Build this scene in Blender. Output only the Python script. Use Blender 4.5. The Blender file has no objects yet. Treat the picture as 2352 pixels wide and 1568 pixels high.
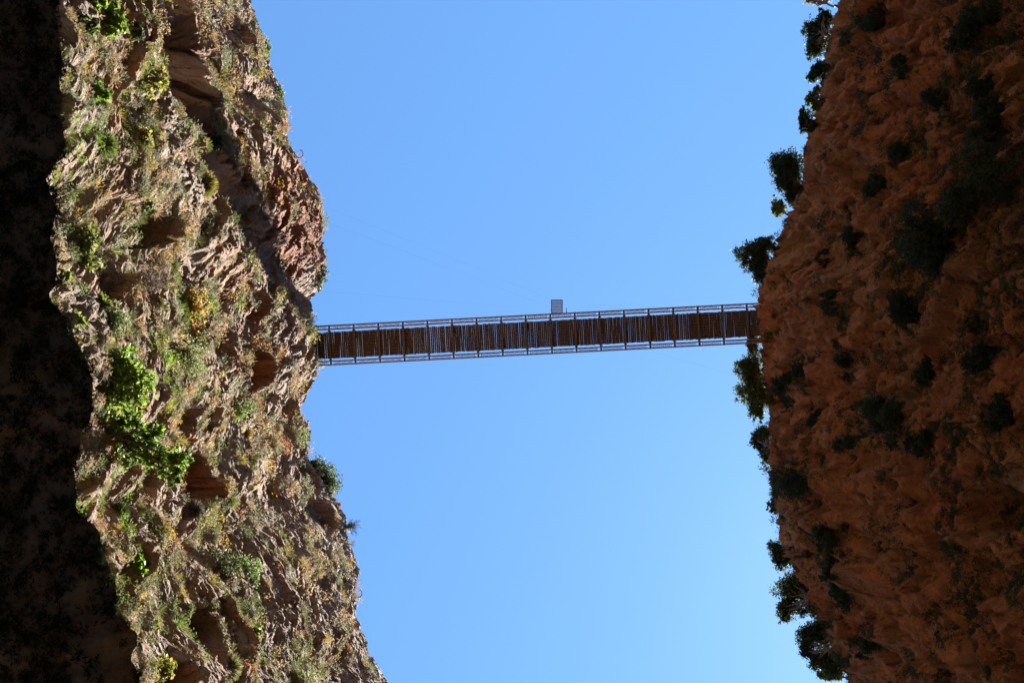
import bpy, math, time
import numpy as np
from mathutils import Vector, Matrix
T0 = time.time()
sc = bpy.context.scene
COL = sc.collection
rad = math.radians
K = 0.9316 / 2352.0            # tangent per pixel of the 2352-wide photograph
ZR = 136.0                     # height of the gorge rim above the camera
F = np.float32

# ------------------------------------------------------------------ world, sun, camera
SUN = Vector((1.0, 0.61, 2.32)).normalized()
w = bpy.data.worlds.new("World"); sc.world = w; w.use_nodes = True
nt = w.node_tree; bg = nt.nodes['Background']
sky = nt.nodes.new('ShaderNodeTexSky'); sky.sky_type = 'NISHITA'; sky.sun_disc = False
sky.sun_elevation = math.asin(SUN.z); sky.sun_rotation = math.atan2(SUN.x, SUN.y)
sky.air_density = 1.0; sky.dust_density = 0.10; sky.ozone_density = 8.0; sky.altitude = 100
tint = nt.nodes.new('ShaderNodeMix'); tint.data_type = 'RGBA'; tint.blend_type = 'MULTIPLY'; tint.inputs[0].default_value = 1
nt.links.new(sky.outputs[0], tint.inputs[6]); tint.inputs[7].default_value = (.87, 1.06, 1.03, 1)      # clear, dry mountain air
nt.links.new(tint.outputs[2], bg.inputs[0]); bg.inputs[1].default_value = 0.05
ld = bpy.data.lights.new('sun', 'SUN'); ld.energy = 5.0; ld.angle = rad(0.5); ld.color = (1.0, 0.93, 0.82)
lo = bpy.data.objects.new('sun', ld); lo.rotation_euler = SUN.to_track_quat('Z', 'Y').to_euler(); lo.location = SUN * 300
COL.objects.link(lo)
cd = bpy.data.cameras.new('camera'); cd.lens = 38.64; cd.sensor_width = 36; cd.clip_end = 3000; cd.clip_start = .1
co = bpy.data.objects.new('camera', cd); co.rotation_euler = (math.pi, 0, 0); COL.objects.link(co); sc.camera = co
vs = sc.view_settings; vs.view_transform = 'Standard'; vs.look = 'None'; vs.gamma = 1; vs.exposure = 2.66
sc.cycles.max_bounces = 6; sc.cycles.diffuse_bounces = 4; sc.cycles.transmission_bounces = 3

# ------------------------------------------------------------------ numpy noise
_g = np.random.default_rng(5).random(65536)
GX = np.cos(_g * 2 * np.pi).astype(F); GY = np.sin(_g * 2 * np.pi).astype(F)
RND = np.random.default_rng(6).random(65536).astype(F)
def hsh(xi, yi, seed):
    h = xi.astype(np.uint32) * np.uint32(374761393) + yi.astype(np.uint32) * np.uint32(668265263) + np.uint32(seed * 97 + 13)
    h = (h ^ (h >> np.uint32(13))) * np.uint32(1274126177)
    return (h ^ (h >> np.uint32(16))) & np.uint32(65535)
def pn(x, y, seed=0):
    xi = np.floor(x).astype(np.int64); yi = np.floor(y).astype(np.int64)
    xf = (x - xi).astype(F); yf = (y - yi).astype(F)
    u = xf * xf * (3 - 2 * xf); v = yf * yf * (3 - 2 * yf)
    def g(a, b):
        k = hsh(xi + a, yi + b, seed)
        return GX[k] * (xf - a) + GY[k] * (yf - b)
    a = g(0, 0); a = a + u * (g(1, 0) - a)
    b = g(0, 1); b = b + u * (g(1, 1) - b)
    return (a + v * (b - a)) * 1.5
def fbm(x, y, o=4, seed=0, gain=.5):
    r = 0; am = 1.0; s = 0
    for i in range(o):
        r = r + am * pn(x, y, seed + i * 7); s += am; am *= gain; x = x * 2.03 + 11.3; y = y * 2.03 - 4.7
    return r / s
def ridged(x, y, o=4, seed=0):
    r = 0; am = 1.0; s = 0
    for i in range(o):
        r = r + am * (1 - np.abs(pn(x, y, seed + i * 7)) * 2); s += am; am *= .5; x = x * 2.1 + 3.1; y = y * 2.1 + 9.2
    return r / s
def worley(x, y, seed=0):
    xi = np.floor(x).astype(np.int64); yi = np.floor(y).astype(np.int64)
    f1 = np.full(x.shape, 9, F); f2 = np.full(x.shape, 9, F); cid = np.zeros(x.shape, np.uint32)
    for a in (-1, 0, 1):
        for b in (-1, 0, 1):
            h = hsh(xi + a, yi + b, seed)
            px = xi + a + RND[h]; py = yi + b + RND[(h * np.uint32(7) + np.uint32(31)) & np.uint32(65535)]
            d = np.hypot(x - px, y - py).astype(F)
            n = d < f1
            f2 = np.where(n, f1, np.minimum(f2, d)); cid = np.where(n, h, cid); f1 = np.where(n, d, f1)
    return f1, f2, RND[(cid * np.uint32(13)) & np.uint32(65535)]
def facets(x, y, seed, slope):
    """angular slabs: every cell is a tilted plane"""
    xi = np.floor(x).astype(np.int64); yi = np.floor(y).astype(np.int64)
    f1 = np.full(x.shape, 9, F); hh = np.zeros(x.shape, F)
    for a in (-1, 0, 1):
        for b in (-1, 0, 1):
            h = hsh(xi + a, yi + b, seed)
            dx = (x - xi - a - RND[h]).astype(F); dy = (y - yi - b - RND[(h * np.uint32(7) + np.uint32(31)) & np.uint32(65535)]).astype(F)
            d = np.hypot(dx, dy); n = d < f1
            hh = np.where(n, dx * GX[h] + dy * GY[h] + .5 * (RND[(h * np.uint32(3)) & np.uint32(65535)] - .5), hh); f1 = np.where(n, d, f1)
    return hh * slope
def sstep(a, b, x):
    t = np.clip((x - a) / (b - a), 0, 1); return t * t * (3 - 2 * t)
def polymask(u, v, poly, soft):
    """1 inside the polygon, fading to 0 over `soft` outside it"""
    P = np.array(poly, F); n = len(P)
    m = (u > P[:, 0].min() - soft) & (u < P[:, 0].max() + soft) & (v > P[:, 1].min() - soft) & (v < P[:, 1].max() + soft)
    out = np.zeros(u.shape, F); uu = u[m]; vv = v[m]
    if uu.size == 0: return out
    d2 = np.full(uu.shape, 1e12, F); ins = np.zeros(uu.shape, bool)
    for i in range(n):
        a = P[i]; b = P[(i + 1) % n]; e = b - a
        t = np.clip(((uu - a[0]) * e[0] + (vv - a[1]) * e[1]) / (e @ e), 0, 1)
        d2 = np.minimum(d2, (uu - a[0] - t * e[0]) ** 2 + (vv - a[1] - t * e[1]) ** 2)
        c = ((a[1] > vv) != (b[1] > vv)) & (uu < (b[0] - a[0]) * (vv - a[1]) / (b[1] - a[1] + 1e-9) + a[0])
        ins ^= c
    d = np.sqrt(d2) * np.where(ins, -1, 1)
    out[m] = 1 - sstep(-soft, soft, d)
    return out

# ------------------------------------------------------------------ mesh helpers
def make_mesh(name, V, faces, mat, attrs=None, smooth=False):
    """V (n,3); faces (m,k) index array; attrs {name: (n,) or (n,4)}"""
    V = np.ascontiguousarray(V, F); faces = np.ascontiguousarray(faces, np.int32)
    me = bpy.data.meshes.new(name)
    me.vertices.add(len(V)); me.vertices.foreach_set('co', V.ravel())
    m, k = faces.shape
    me.loops.add(m * k); me.loops.foreach_set('vertex_index', faces.ravel())
    me.polygons.add(m); me.polygons.foreach_set('loop_start', np.arange(0, m * k, k, dtype=np.int32))
    for n, a in (attrs or {}).items():
        a = np.ascontiguousarray(a, F)
        if a.ndim == 1:
            me.attributes.new(n, 'FLOAT', 'POINT').data.foreach_set('value', a)
        else:
            me.attributes.new(n, 'FLOAT_COLOR', 'POINT').data.foreach_set('color', a.ravel())
    me.update(calc_edges=True)
    me.polygons.foreach_set('use_smooth', np.full(m, smooth, bool))
    if mat: me.materials.append(mat)
    return me
def obj(name, me, parent=None, **props):
    o = bpy.data.objects.new(name, me); COL.objects.link(o)
    if parent: o.parent = parent
    for k, v in props.items(): o[k] = v
    return o
def empty(name, loc, label, cat, group=None):
    o = bpy.data.objects.new(name, None); o.location = loc; COL.objects.link(o)
    o.empty_display_size = .3; o['label'] = label; o['category'] = cat
    if group: o['group'] = group
    return o
BOXF = np.array([[0, 1, 3, 2], [4, 6, 7, 5], [0, 4, 5, 1], [2, 3, 7, 6], [0, 2, 6, 4], [1, 5, 7, 3]])
class MB:
    def __init__(s): s.v = []; s.f = []; s.n = 0
    def add(s, V, Fc):
        s.v.append(np.asarray(V, F)); s.f.append(np.asarray(Fc) + s.n); s.n += len(V)
    def box(s, c, h):
        c = np.array(c); h = np.array(h) / 2
        V = [c + h * np.array([i, j, k]) for i in (-1, 1) for j in (-1, 1) for k in (-1, 1)]
        s.add(V, BOXF)
    def bar(s, a, b, wd, ht, up=(0, 0, 1)):
        a = np.array(a, float); b = np.array(b, float); d = b - a; d /= np.linalg.norm(d)
        u = np.array(up, float); sd = np.cross(d, u); sd /= np.linalg.norm(sd); u = np.cross(sd, d)
        V = [p + sd * wd / 2 * i + u * ht / 2 * j for p in (a, b) for i in (-1, 1) for j in (-1, 1)]
        s.add(V, BOXF)
    def tube(s, pts, r, seg=6):
        pts = np.array(pts, float); r = np.broadcast_to(r, len(pts)); n = len(pts)
        t = np.gradient(pts, axis=0); t /= np.linalg.norm(t, axis=1)[:, None] + 1e-9
        up = np.array([.31, .2, .93]); s1 = np.cross(t, up); s1 /= np.linalg.norm(s1, axis=1)[:, None] + 1e-9
        s2 = np.cross(t, s1); a = np.arange(seg) * 2 * np.pi / seg
        V = (pts[:, None] + r[:, None, None] * (np.cos(a)[None, :, None] * s1[:, None] + np.sin(a)[None, :, None] * s2[:, None])).reshape(-1, 3)
        i = np.arange(n - 1)[:, None] * seg; j = np.arange(seg)[None]; j2 = (j + 1) % seg
        s.add(V, np.stack([i + j, i + j2, i + seg + j2, i + seg + j], -1).reshape(-1, 4))
    def mesh(s, name, mat, smooth=False, attrs=None):
        return make_mesh(name, np.concatenate(s.v), np.concatenate(s.f), mat, attrs, smooth)

# ------------------------------------------------------------------ materials
def new_mat(name, rough=.9):
    m = bpy.data.materials.new(name); m.use_nodes = True
    b = m.node_tree.nodes['Principled BSDF']; b.inputs['Roughness'].default_value = rough
    b.inputs['Specular IOR Level'].default_value = .25
    return m, m.node_tree, b
class NT:
    def __init__(s, t): s.t = t
    def n(s, kind, **kw):
        x = s.t.nodes.new(kind)
        for k, v in kw.items(): setattr(x, k, v)
        return x
    def val(s, sock, v):
        if isinstance(v, bpy.types.NodeSocket): s.t.links.new(v, sock)
        else: sock.default_value = v
    def noise(s, vec, scale, det=6, rough=.6, dist=0):
        x = s.n('ShaderNodeTexNoise'); s.t.links.new(vec, x.inputs['Vector'])
        x.inputs['Scale'].default_value = scale; x.inputs['Detail'].default_value = det
        x.inputs['Roughness'].default_value = rough; x.inputs['Distortion'].default_value = dist
        return x.outputs['Fac']
    def mapping(s, vec, sc_=(1, 1, 1), rot=(0, 0, 0)):
        x = s.n('ShaderNodeMapping'); s.t.links.new(vec, x.inputs['Vector'])
        x.inputs['Scale'].default_value = sc_; x.inputs['Rotation'].default_value = rot
        return x.outputs[0]
    def ramp(s, fac, stops):
        x = s.n('ShaderNodeValToRGB'); s.t.links.new(fac, x.inputs[0]); e = x.color_ramp.elements
        while len(e) < len(stops): e.new(.5)
        for i, (p, c) in enumerate(stops): e[i].position = p; e[i].color = (*c, 1) if len(c) == 3 else c
        return x.outputs[0]
    def mix(s, fac, a, b, mode='MIX'):
        x = s.n('ShaderNodeMix', data_type='RGBA', blend_type=mode)
        s.val(x.inputs[0], fac); s.val(x.inputs[6], a); s.val(x.inputs[7], b)
        return x.outputs[2]
    def math(s, op, a, b=0.0):
        x = s.n('ShaderNodeMath', operation=op); s.val(x.inputs[0], a); s.val(x.inputs[1], b)
        return x.outputs[0]
    def mrange(s, v, a, b, c=0.0, d=1.0):
        x = s.n('ShaderNodeMapRange'); s.t.links.new(v, x.inputs[0])
        for i, q in enumerate((a, b, c, d)): x.inputs[i + 1].default_value = q
        return x.outputs[0]
    def attr(s, name, out='Fac'):
        x = s.n('ShaderNodeAttribute', attribute_name=name); return x.outputs[out]
    def bump(s, h, strength, dist, prev=None):
        x = s.n('ShaderNodeBump'); s.t.links.new(h, x.inputs['Height'])
        x.inputs['Strength'].default_value = strength; x.inputs['Distance'].default_value = dist
        if prev: s.t.links.new(prev, x.inputs['Normal'])
        return x.outputs[0]

def rock_material(name, base, grey, warm, red, lichen, tilt):
    m, t, b = new_mat(name, .95); q = NT(t)
    P = q.n('ShaderNodeNewGeometry').outputs['Position']
    big = q.noise(P, .09, 5, .6); mid = q.noise(P, .55, 7, .65, .4)
    st = q.noise(q.mapping(P, (.5, .30, 1.6), (tilt, 0, 0)), 1.1, 8, .7, .6)
    c = q.ramp(st, [(.30, [v * .62 for v in base]), (.47, base), (.60, grey), (.72, [min(v * 1.25, 1) for v in base])])
    c = q.mix(q.mrange(mid, .42, .62), c, (*warm, 1))
    c = q.mix(q.mrange(big, .50, .62, 0, .8), c, (*grey, 1))
    bx = q.n('ShaderNodeCombineXYZ'); t.links.new(q.attr('bed'), bx.inputs[0])
    sp = q.n('ShaderNodeSeparateXYZ'); t.links.new(P, sp.inputs[0]); t.links.new(q.math('MULTIPLY', sp.outputs[1], .22), bx.inputs[1])
    lay = q.noise(bx.outputs[0], 1.5, 9, .72)
    c = q.mix(q.mrange(lay, .50, .60, 0, .8), c, (*grey, 1))
    c = q.mix(q.mrange(lay, .46, .36, 0, .85), c, (base[0] * .5, base[1] * .47, base[2] * .48, 1))
    c = q.mix(q.attr('red'), c, q.ramp(st, [(.3, [v * .6 for v in red]), (.6, red), (.75, [min(v * 1.35, 1) for v in red])]))
    fine = q.noise(P, 5.0, 8, .7)
    c = q.mix(q.mrange(q.noise(P, 1.7, 6, .7), .58, .68, 0, .75), c, (*lichen, 1))
    c = q.mix(1.0, c, q.ramp(fine, [(.25, (.55, .55, .55)), (.5, (1, 1, 1)), (.75, (1.25, 1.22, 1.2))]), 'MULTIPLY')
    # dark water streaks running down the face
    stre = q.noise(q.mapping(P, (.4, 1.0, .05)), .9, 4, .6)
    c = q.mix(q.mrange(stre, .60, .72, 0, .45), c, (base[0] * .3, base[1] * .3, base[2] * .32, 1))
    t.links.new(c, b.inputs['Base Color'])
    n1 = q.bump(q.noise(P, .9, 8, .72), .6, .8)
    n2 = q.bump(st, .7, .45, n1)
    n3 = q.bump(fine, .8, .12, q.bump(lay, .8, .35, n2))
    t.links.new(n3, b.inputs['Normal'])
    return m
MAT_L = rock_material('pale_limestone', (.285, .185, .122), (.25, .20, .165), (.31, .17, .085), (.29, .105, .047), (.20, .17, .125), .5)
MAT_R = rock_material('red_conglomerate', (.235, .108, .05), (.185, .115, .072), (.31, .128, .05), (.28, .095, .038), (.075, .05, .038), -.35)

def leaf_material(name, trans=.35, rough=.6):
    m, t, b = new_mat(name, rough); q = NT(t)
    col = q.attr('tint', 'Color')
    inf = q.n('ShaderNodeObjectInfo').outputs['Random']
    hs = q.n('ShaderNodeHueSaturation'); t.links.new(col, hs.inputs['Color'])
    q.val(hs.inputs['Value'], q.mrange(inf, 0, 1, .9, 1.1))
    t.links.new(hs.outputs[0], b.inputs['Base Color'])
    tr = q.n('ShaderNodeBsdfTranslucent'); t.links.new(hs.outputs[0], tr.inputs[0])
    mx = q.n('ShaderNodeMixShader'); mx.inputs[0].default_value = trans
    t.links.new(b.outputs[0], mx.inputs[1]); t.links.new(tr.outputs[0], mx.inputs[2])
    t.links.new(mx.outputs[0], t.nodes['Material Output'].inputs[0])
    return m
MAT_LEAF = leaf_material('leaf', .48); MAT_TUFT = leaf_material('tuft', .30, .8)
def plain_noise(name, a, b_, scale, rough=.85, bump=.3, metal=0.0, stretch=(1, 1, 1)):
    m, t, b = new_mat(name, rough); q = NT(t); P = q.n('ShaderNodeTexCoord').outputs['Object']
    f = q.noise(q.mapping(P, stretch), scale, 6, .65)
    t.links.new(q.ramp(f, [(.35, a), (.65, b_)]), b.inputs['Base Color']); b.inputs['Metallic'].default_value = metal
    t.links.new(q.bump(f, bump, .02), b.inputs['Normal'])
    return m
MAT_BARK = plain_noise('bark', (.05, .035, .025), (.12, .09, .07), 9, .95, .6)
MAT_TWIG = plain_noise('dead_wood', (.16, .13, .12), (.27, .22, .19), 9, .95, .4)
MAT_STEEL = plain_noise('rusty_steel', (.085, .068, .060), (.13, .092, .072), 3, .8, .2)
MAT_DARKSTEEL = plain_noise('grey_steel', (.16, .13, .12), (.24, .17, .13), 3, .7, .2)
MAT_RAIL = plain_noise('red_steel', (.13, .065, .04), (.20, .095, .058), 3, .8, .2)
MAT_WOOD = plain_noise('old_plank', (.042, .033, .034), (.088, .063, .060), 2.2, .9, .4, 0, (6, .6, 6))
MAT_GRATE = plain_noise('zinc_grating', (.14, .145, .17), (.22, .225, .26), 5, .5, .1)
MAT_FRAME = plain_noise('dark_frame', (.035, .035, .045), (.06, .06, .07), 4, .6, .1)
MAT_GLINT = plain_noise('glint_white', (.75, .75, .72), (.85, .85, .82), 4, .35, .1)  # near-white tone standing in for the glint of sunlit bolts
MAT_WIRE = plain_noise('wire_steel', (.05, .05, .06), (.08, .08, .09), 4, .6, .05)
MAT_GROUND = plain_noise('gorge_gravel', (.10, .08, .06), (.2, .16, .125), 1.3, .95, .8)
MAT_EARTH = plain_noise('plateau_earth', (.24, .17, .10), (.33, .25, .15), .5, .95, .6)

# ------------------------------------------------------------------ cliffs
def tab(x, xs, ys): return np.interp(x, xs, ys).astype(F)
def smooth1(a, n):
    k = np.hanning(n + 2)[1:-1]; k /= k.sum()
    return np.convolve(np.pad(a, n, mode='edge'), k, 'same')[n:-n]
LR_PY = [-400, -150, 0, 80, 150, 220, 265, 310, 380, 430, 480, 560, 600, 650, 690, 780, 830, 870, 940, 990, 1050, 1075, 1130, 1190, 1240, 1310, 1350, 1420, 1460, 1500, 1568, 1800, 2200]
LR_PX = [470, 540, 574, 603, 622, 648, 663, 657, 692, 728, 744, 741, 752, 735, 716, 718, 733, 724, 690, 712, 706, 722, 760, 796, 800, 828, 815, 820, 838, 848, 893, 1000, 1060]
RR_PY = [-400, -150, 0, 80, 180, 260, 320, 430, 500, 560, 640, 700, 740, 850, 930, 1010, 1090, 1150, 1240, 1340, 1400, 1480, 1568, 1800, 2200]
RR_PX = [2060, 1985, 1928, 1902, 1888, 1872, 1850, 1838, 1806, 1782, 1752, 1734, 1742, 1750, 1762, 1768, 1764, 1778, 1792, 1836, 1866, 1905, 1948, 2000, 2015]
LIP_PY = [-300, 0, 200, 330, 450, 620, 690, 740, 800, 870, 950, 1060, 1160, 1220, 1270, 1330, 1435, 1450, 1568, 1800]
LIP_PX = [120, 133, 140, 148, 122, 126, 132, 160, 190, 212, 200, 172, 176, 214, 240, 270, 282, 310, 315, 330]
pyY = lambda py: (np.array(py) - 784) * K      # times height gives metres
def rim_x(y, PY, PX): return tab(y, pyY(PY) * ZR, (np.array(PX) - 1176) * K * ZR)

def build_grid(NC, NR, zlow, zsplit, ntop, side):
    s = np.linspace(-1, 1, NC, dtype=F)
    z = np.concatenate([np.linspace(zlow, zsplit, 70, endpoint=False), np.geomspace(zsplit, ZR, NR)]).astype(F)
    s = s + np.sign(s) * np.maximum(np.abs(s) - .78, 0) / .22 * .55      # coarser beyond the frame
    Z, S = np.meshgrid(z, s, indexing='ij')
    Y = S * (15 + .40 * np.maximum(Z, 20))
    return s, z, Y.astype(F), Z.astype(F)
def finish_grid(X, Y, Z, side, ntop, seed):
    """adds the plateau behind the rim; returns verts and quads"""
    nr, nc = X.shape
    e = np.concatenate([[.5, 1.1, 1.9, 3.0, 4.5, 6.5, 9, 12, 17, 25, 40, 70, 120, 200]])[:, None].astype(F)
    yt = Y[-1][None] + 0 * e; xt = X[-1][None] - (-side) * 0 + side * e
    zt = Z[-1][None] + .9 * (1 - np.exp(-e / 2.5)) + np.minimum(e, 60) * .03 + fbm(xt / 6, yt / 6, 4, seed) * np.minimum(e * .35, 1.6)
    flat = np.exp(-((yt + .7) / 4.5) ** 4)          # level bed for the bridge ends
    zt = zt * (1 - flat) + np.minimum(zt, ZR - .45) * flat
    X = np.concatenate([X, xt]); Y = np.concatenate([Y, yt]); Z = np.concatenate([Z, zt])
    nr = X.shape[0]
    i = np.arange(nr - 1)[:, None] * nc; j = np.arange(nc - 1)[None]
    Q = np.stack([i + j, i + j + 1, i + nc + j + 1, i + nc + j], -1).reshape(-1, 4)
    if side > 0: Q = Q[:, ::-1]
    return X, Y, Z, Q
def rim_fit(X, Y, Z, side, PY, PX, lo):
    """shift the upper cliff so that its skyline follows the measured rim (low frequencies only)"""
    s = Y[:, :] / Z; tx = X / Z * side
    bins = np.round((s / K + 784) / 4).astype(int)            # 4 px rows
    b0, b1 = -120, 560
    ok = (bins >= b0) & (bins < b1) & (Z > lo)
    best = np.full(b1 - b0, 9.0)
    np.minimum.at(best, bins[ok] - b0, tx[ok])
    rows = (np.arange(b0, b1)) * 4.0
    want = (np.interp(rows, PY, PX) - 1176) * K * side
    good = best < 8
    d = np.interp(rows, rows[good], (want - best)[good])
    d = smooth1(d, 9)
    corr = np.interp((s / K + 784), rows, d) * Z
    return X + side * corr * sstep(lo, lo + 30, Z)

# ---- left, sunlit cliff
NC, NR = 900, 1050
s, z, Y, Z = build_grid(NC, NR, -2.2, 26.0, 14, -1)
wy = Y + 1.5 * fbm(Y / 7, Z / 9, 3, 1); wz = Z + 2.5 * fbm(Y / 9, Z / 7, 3, 2)
xr = rim_x(Y, LR_PY, LR_PX)
prof = tab(Z, [30, 36, 45, 55, 68, 80, 95, 110, 125, 136], [9.0, 8.6, 7.4, 5.7, 3.9, 2.5, 1.4, .7, .2, 0])
X = xr + prof * np.clip(1.0 - np.abs(Y) / 90, .35, 1)
U = 1176 + X / Z / K; W = 784 + Y / Z / K
# relief, metres towards the gorge
D = 1.7 * fbm(Y / 15, Z / 26, 3, 11)
D += .6 * (ridged(wy / 6.5, wz / 10, 4, 21) - .55)
f1, f2, cid = worley(wy / 3.2, (wz + .5 * wy) / 5.0, 31)
D += .6 * (cid - .5) * sstep(0, .25, f2 - f1) - .35 * np.exp(-(f2 - f1) * 9)
f1, f2, cid2 = worley(wy / 1.1, (wz - .4 * wy) / 1.9, 33)
D += .14 * (cid2 - .5) * sstep(0, .3, f2 - f1) - .10 * np.exp(-(f2 - f1) * 8)
saw = (Z + 3.5 * fbm(Y / 10, Z / 25, 3, 41)) / 8.0; saw = saw - np.floor(saw)
D += .55 * (saw * sstep(1.0, .80, saw) - .4) * sstep(-.15, .35, fbm(Y / 13, Z / 16, 2, 43))
D += .17 * fbm(wy / 1.9, wz / 2.2, 4, 51)
D += facets(wy / 4.5, (wz + .6 * wy) / 9.0, 35, .85) + facets((wy + .3 * wz) / 1.8, (wz - .2 * wy) / 3.4, 36, .24) + facets(wy / .7, wz / 1.1, 37, .06)
ang = .55 + .5 * fbm(Y / 20, Z / 20, 2, 54); bed = Z * np.cos(ang) + Y * np.sin(ang) + .8 * fbm(Y / 3, Z / 3, 3, 56)
fine = .3 + .7 * sstep(-.12, .22, fbm(Y / 6, Z / 11, 3, 66))
D += (.5 + .5 * fine) * .30 * fbm((Y * np.cos(ang) - Z * np.sin(ang)) / 6.0, bed / .55, 4, 61) * sstep(-.2, .25, fbm(Y / 11, Z / 11, 2, 63))
D += fine * .08 * fbm(Y / .45, Z / .45, 3, 71) + .20 * (ridged((Y * np.cos(ang) - Z * np.sin(ang)) / 3.5, bed / .7, 3, 73) - .5)
fade = sstep(30, 36, Z)
# shaded gully and the overhang above it
GR = [-80, 60, 190, 290, 400, 520, 590, 655, 690, 712]
gu1 = np.interp(W, GR, [372, 366, 384, 440, 490, 500, 560, 640, 690, 716]).astype(F)
gu2 = np.interp(W, [-80, 0, 120, 250, 330, 400, 470, 520, 560, 600, 712], [455, 462, 482, 494, 508, 545, 605, 645, 692, 722, 730]).astype(F)
gt = (U + 8 * fbm(Y / 3, Z / 4, 3, 81) - gu1) / np.maximum(gu2 - gu1, 5)
gm = sstep(-.06, .05, gt) * sstep(1.06, .96, gt) * sstep(-200, -60, W) * sstep(716, 694, W + 7 * fbm(Y / 2, Z / 3, 3, 82))
gp = np.interp(W, [200, 430], [.18, .60]).astype(F)
D -= gm * np.interp(W, [0, 290, 420, 600, 670, 710], [13, 12, 2.6, 1.5, 1.0, .5]).astype(F) * np.clip(gt / gp, 0, 1) ** .8 * np.clip((1 - gt) / (1 - gp), 0, 1)
D += 2.2 * polymask(U, W, [(500, 560), (600, 640), (690, 700), (700, 800), (640, 800), (560, 700), (480, 620)], 40) * .6
RED = np.zeros_like(X)
CAVES = [(612, 848, 56, 3.4, 1), (466, 1090, 62, 3.0, .9), (448, 960, 40, 1.6, .5), (586, 705, 32, 1.5, .35), (560, 650, 18, .7, .3), (389, 530, 34, 1.4, .5), (366, 652, 26, 1.0, .3),
         (506, 1425, 46, 1.8, .5), (444, 1545, 40, 1.6, .8), (626, 445, 26, .8, .6), (722, 1092, 30, .8, .6), (772, 1185, 40, 1.1, .4), (300, 1290, 30, .8, .2)]
for (cx, cy, ry, dp, oc) in CAVES:      # alcoves under overhanging roofs; cx is the roof's outer edge
    k = np.unravel_index(np.argmin((U - cx) ** 2 + (W - cy) ** 2), U.shape); yc, zc = Y[k], Z[k]
    r_ = np.abs(Y - yc + .8 * fbm(Y / 1.6, Z / 1.8, 3, 83)) / (ry * K * zc)
    cap = np.sqrt(np.clip(1 - r_ * r_, 0, 1)); zz = Z - zc + 1.6 * fbm(Y / 1.6, Z * 0 + cx, 4, 84) + (1 - cap) * 1.5
    q = sstep(-6.5, -1.4 - .2 * dp, zz) * sstep(.5, -.6 - .22 * dp, zz)
    D -= dp * q * np.minimum(cap * 1.3, 1)
    D += .35 * dp * np.exp(-((zz - .9) / .9) ** 2) * cap
    RED = np.maximum(RED, cap * sstep(-4.5, -2.5, zz) * sstep(.8, .2, zz) * oc)
RED = np.maximum(RED, polymask(U, W, [(600, 390), (690, 385), (740, 440), (750, 560), (740, 640), (690, 640), (640, 560)], 25) * sstep(-.45, .0, fbm(Y / 3, Z / 5, 3, 85)))
RED = np.maximum(RED, .75 * sstep(.12, .4, fbm(Y / 6, Z / 14, 4, 87)) * sstep(640, 720, U))
RED = np.maximum(RED, .6 * polymask(U, W, [(470, 560), (620, 640), (640, 760), (560, 800), (520, 780)], 30) * sstep(-.1, .3, fbm(Y / 2, Z / 3, 3, 88)))
X = X + D * (fade * .92 + .08)
# shelf and overhanging lower lip
lipx = tab(Y / 29.0 / K + 784, LIP_PY, LIP_PX); lipx = (lipx - 1176) * K * 29.0
lipx = lipx + .30 * fbm(Y / .8, Z * 0 + 3, 4, 91) + .25 * fbm(Y / 3, Z * 0, 3, 92)
under = lipx - 1.5 * np.clip(29.0 - Z, 0, 8) + .45 * np.clip(21 - Z, 0, 20) + .55 * fbm(Y / 2.2, Z / 1.6, 4, 93) * sstep(29, 27.5, Z) + .25 * (worley(Y / 1.3, Z / 1.1, 94)[2] - .5) * sstep(29, 28, Z)
shelf = np.where(Z < 29, under, lipx - 1.6 * np.maximum(Z - 29.0, 0) ** .8)
X = np.where(Z < 29.0, shelf, np.maximum(np.minimum(shelf, lipx), X - 14 * sstep(31, 29, Z)))
X = np.where((Z >= 29) & (Z < 36), np.maximum(X, shelf), X)
Zd = Z - .10 * np.maximum(D, -1.5) * fade * sstep(ZR, ZR - 6, Z) + .3 * fbm(Y / 1.5, Z / 1.2, 3, 95) * fade * sstep(ZR, ZR - 3, Z)
Yd = Y + .35 * fbm(Y / 1.7, Z / 1.7, 3, 96) * fade
Zd = Zd + 1.4 * fbm(Y / 5, Y * 0, 4, 97) * sstep(110, ZR, Z)
X = rim_fit(X, Yd, Zd, -1, LR_PY, LR_PX, 88)
Xa, Ya, Za, Q = finish_grid(X, Yd, Zd, -1, 14, 98)
red = np.concatenate([RED, np.zeros((14, NC), F)])
LV = np.stack([Xa, Ya, Za], -1).reshape(-1, 3).astype(F)
o = obj('cliff', make_mesh('cliff', LV, Q, MAT_L, {'red': red.ravel(), 'bed': np.concatenate([bed, np.repeat(bed[-1:], 14, 0)]).ravel()}, False), kind='structure')
LNR = X.shape[0]
print('left', time.time() - T0)
LGRID = dict(V=LV, nr=LNR, nc=NC, red=RED, gul=gm, D=D)

# ---- right, shaded cliff
NC2, NR2 = 760, 850
s, z, Y, Z = build_grid(NC2, NR2, -2.2, 58.0, 14, 1)
wy = Y + 1.5 * fbm(Y / 7, Z / 9, 3, 101); wz = Z + 2.5 * fbm(Y / 9, Z / 7, 3, 102)
xr = rim_x(Y, RR_PY, RR_PX)
prof = tab(Z, [-3, 20, 35, 50, 62, 75, 90, 105, 120, 136], [14, 9, 4, -.5, -3.2, -4.4, -3.8, -2.4, -1.2, 0])
X = xr - prof
U = 1176 + X / Z / K; W = 784 + Y / Z / K
D = 2.0 * fbm(Y / 16, Z / 24, 3, 111) + 1.6 * (ridged(wy / 7, wz / 9, 4, 121) - .55)
f1, f2, cid = worley(wy / 4.0, (wz - .3 * wy) / 5.5, 131)
D += 1.2 * (cid - .5) * sstep(0, .3, f2 - f1) - .5 * np.exp(-(f2 - f1) * 9)
f1, f2, cid2 = worley(wy / 1.3, wz / 1.7, 133)
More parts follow.
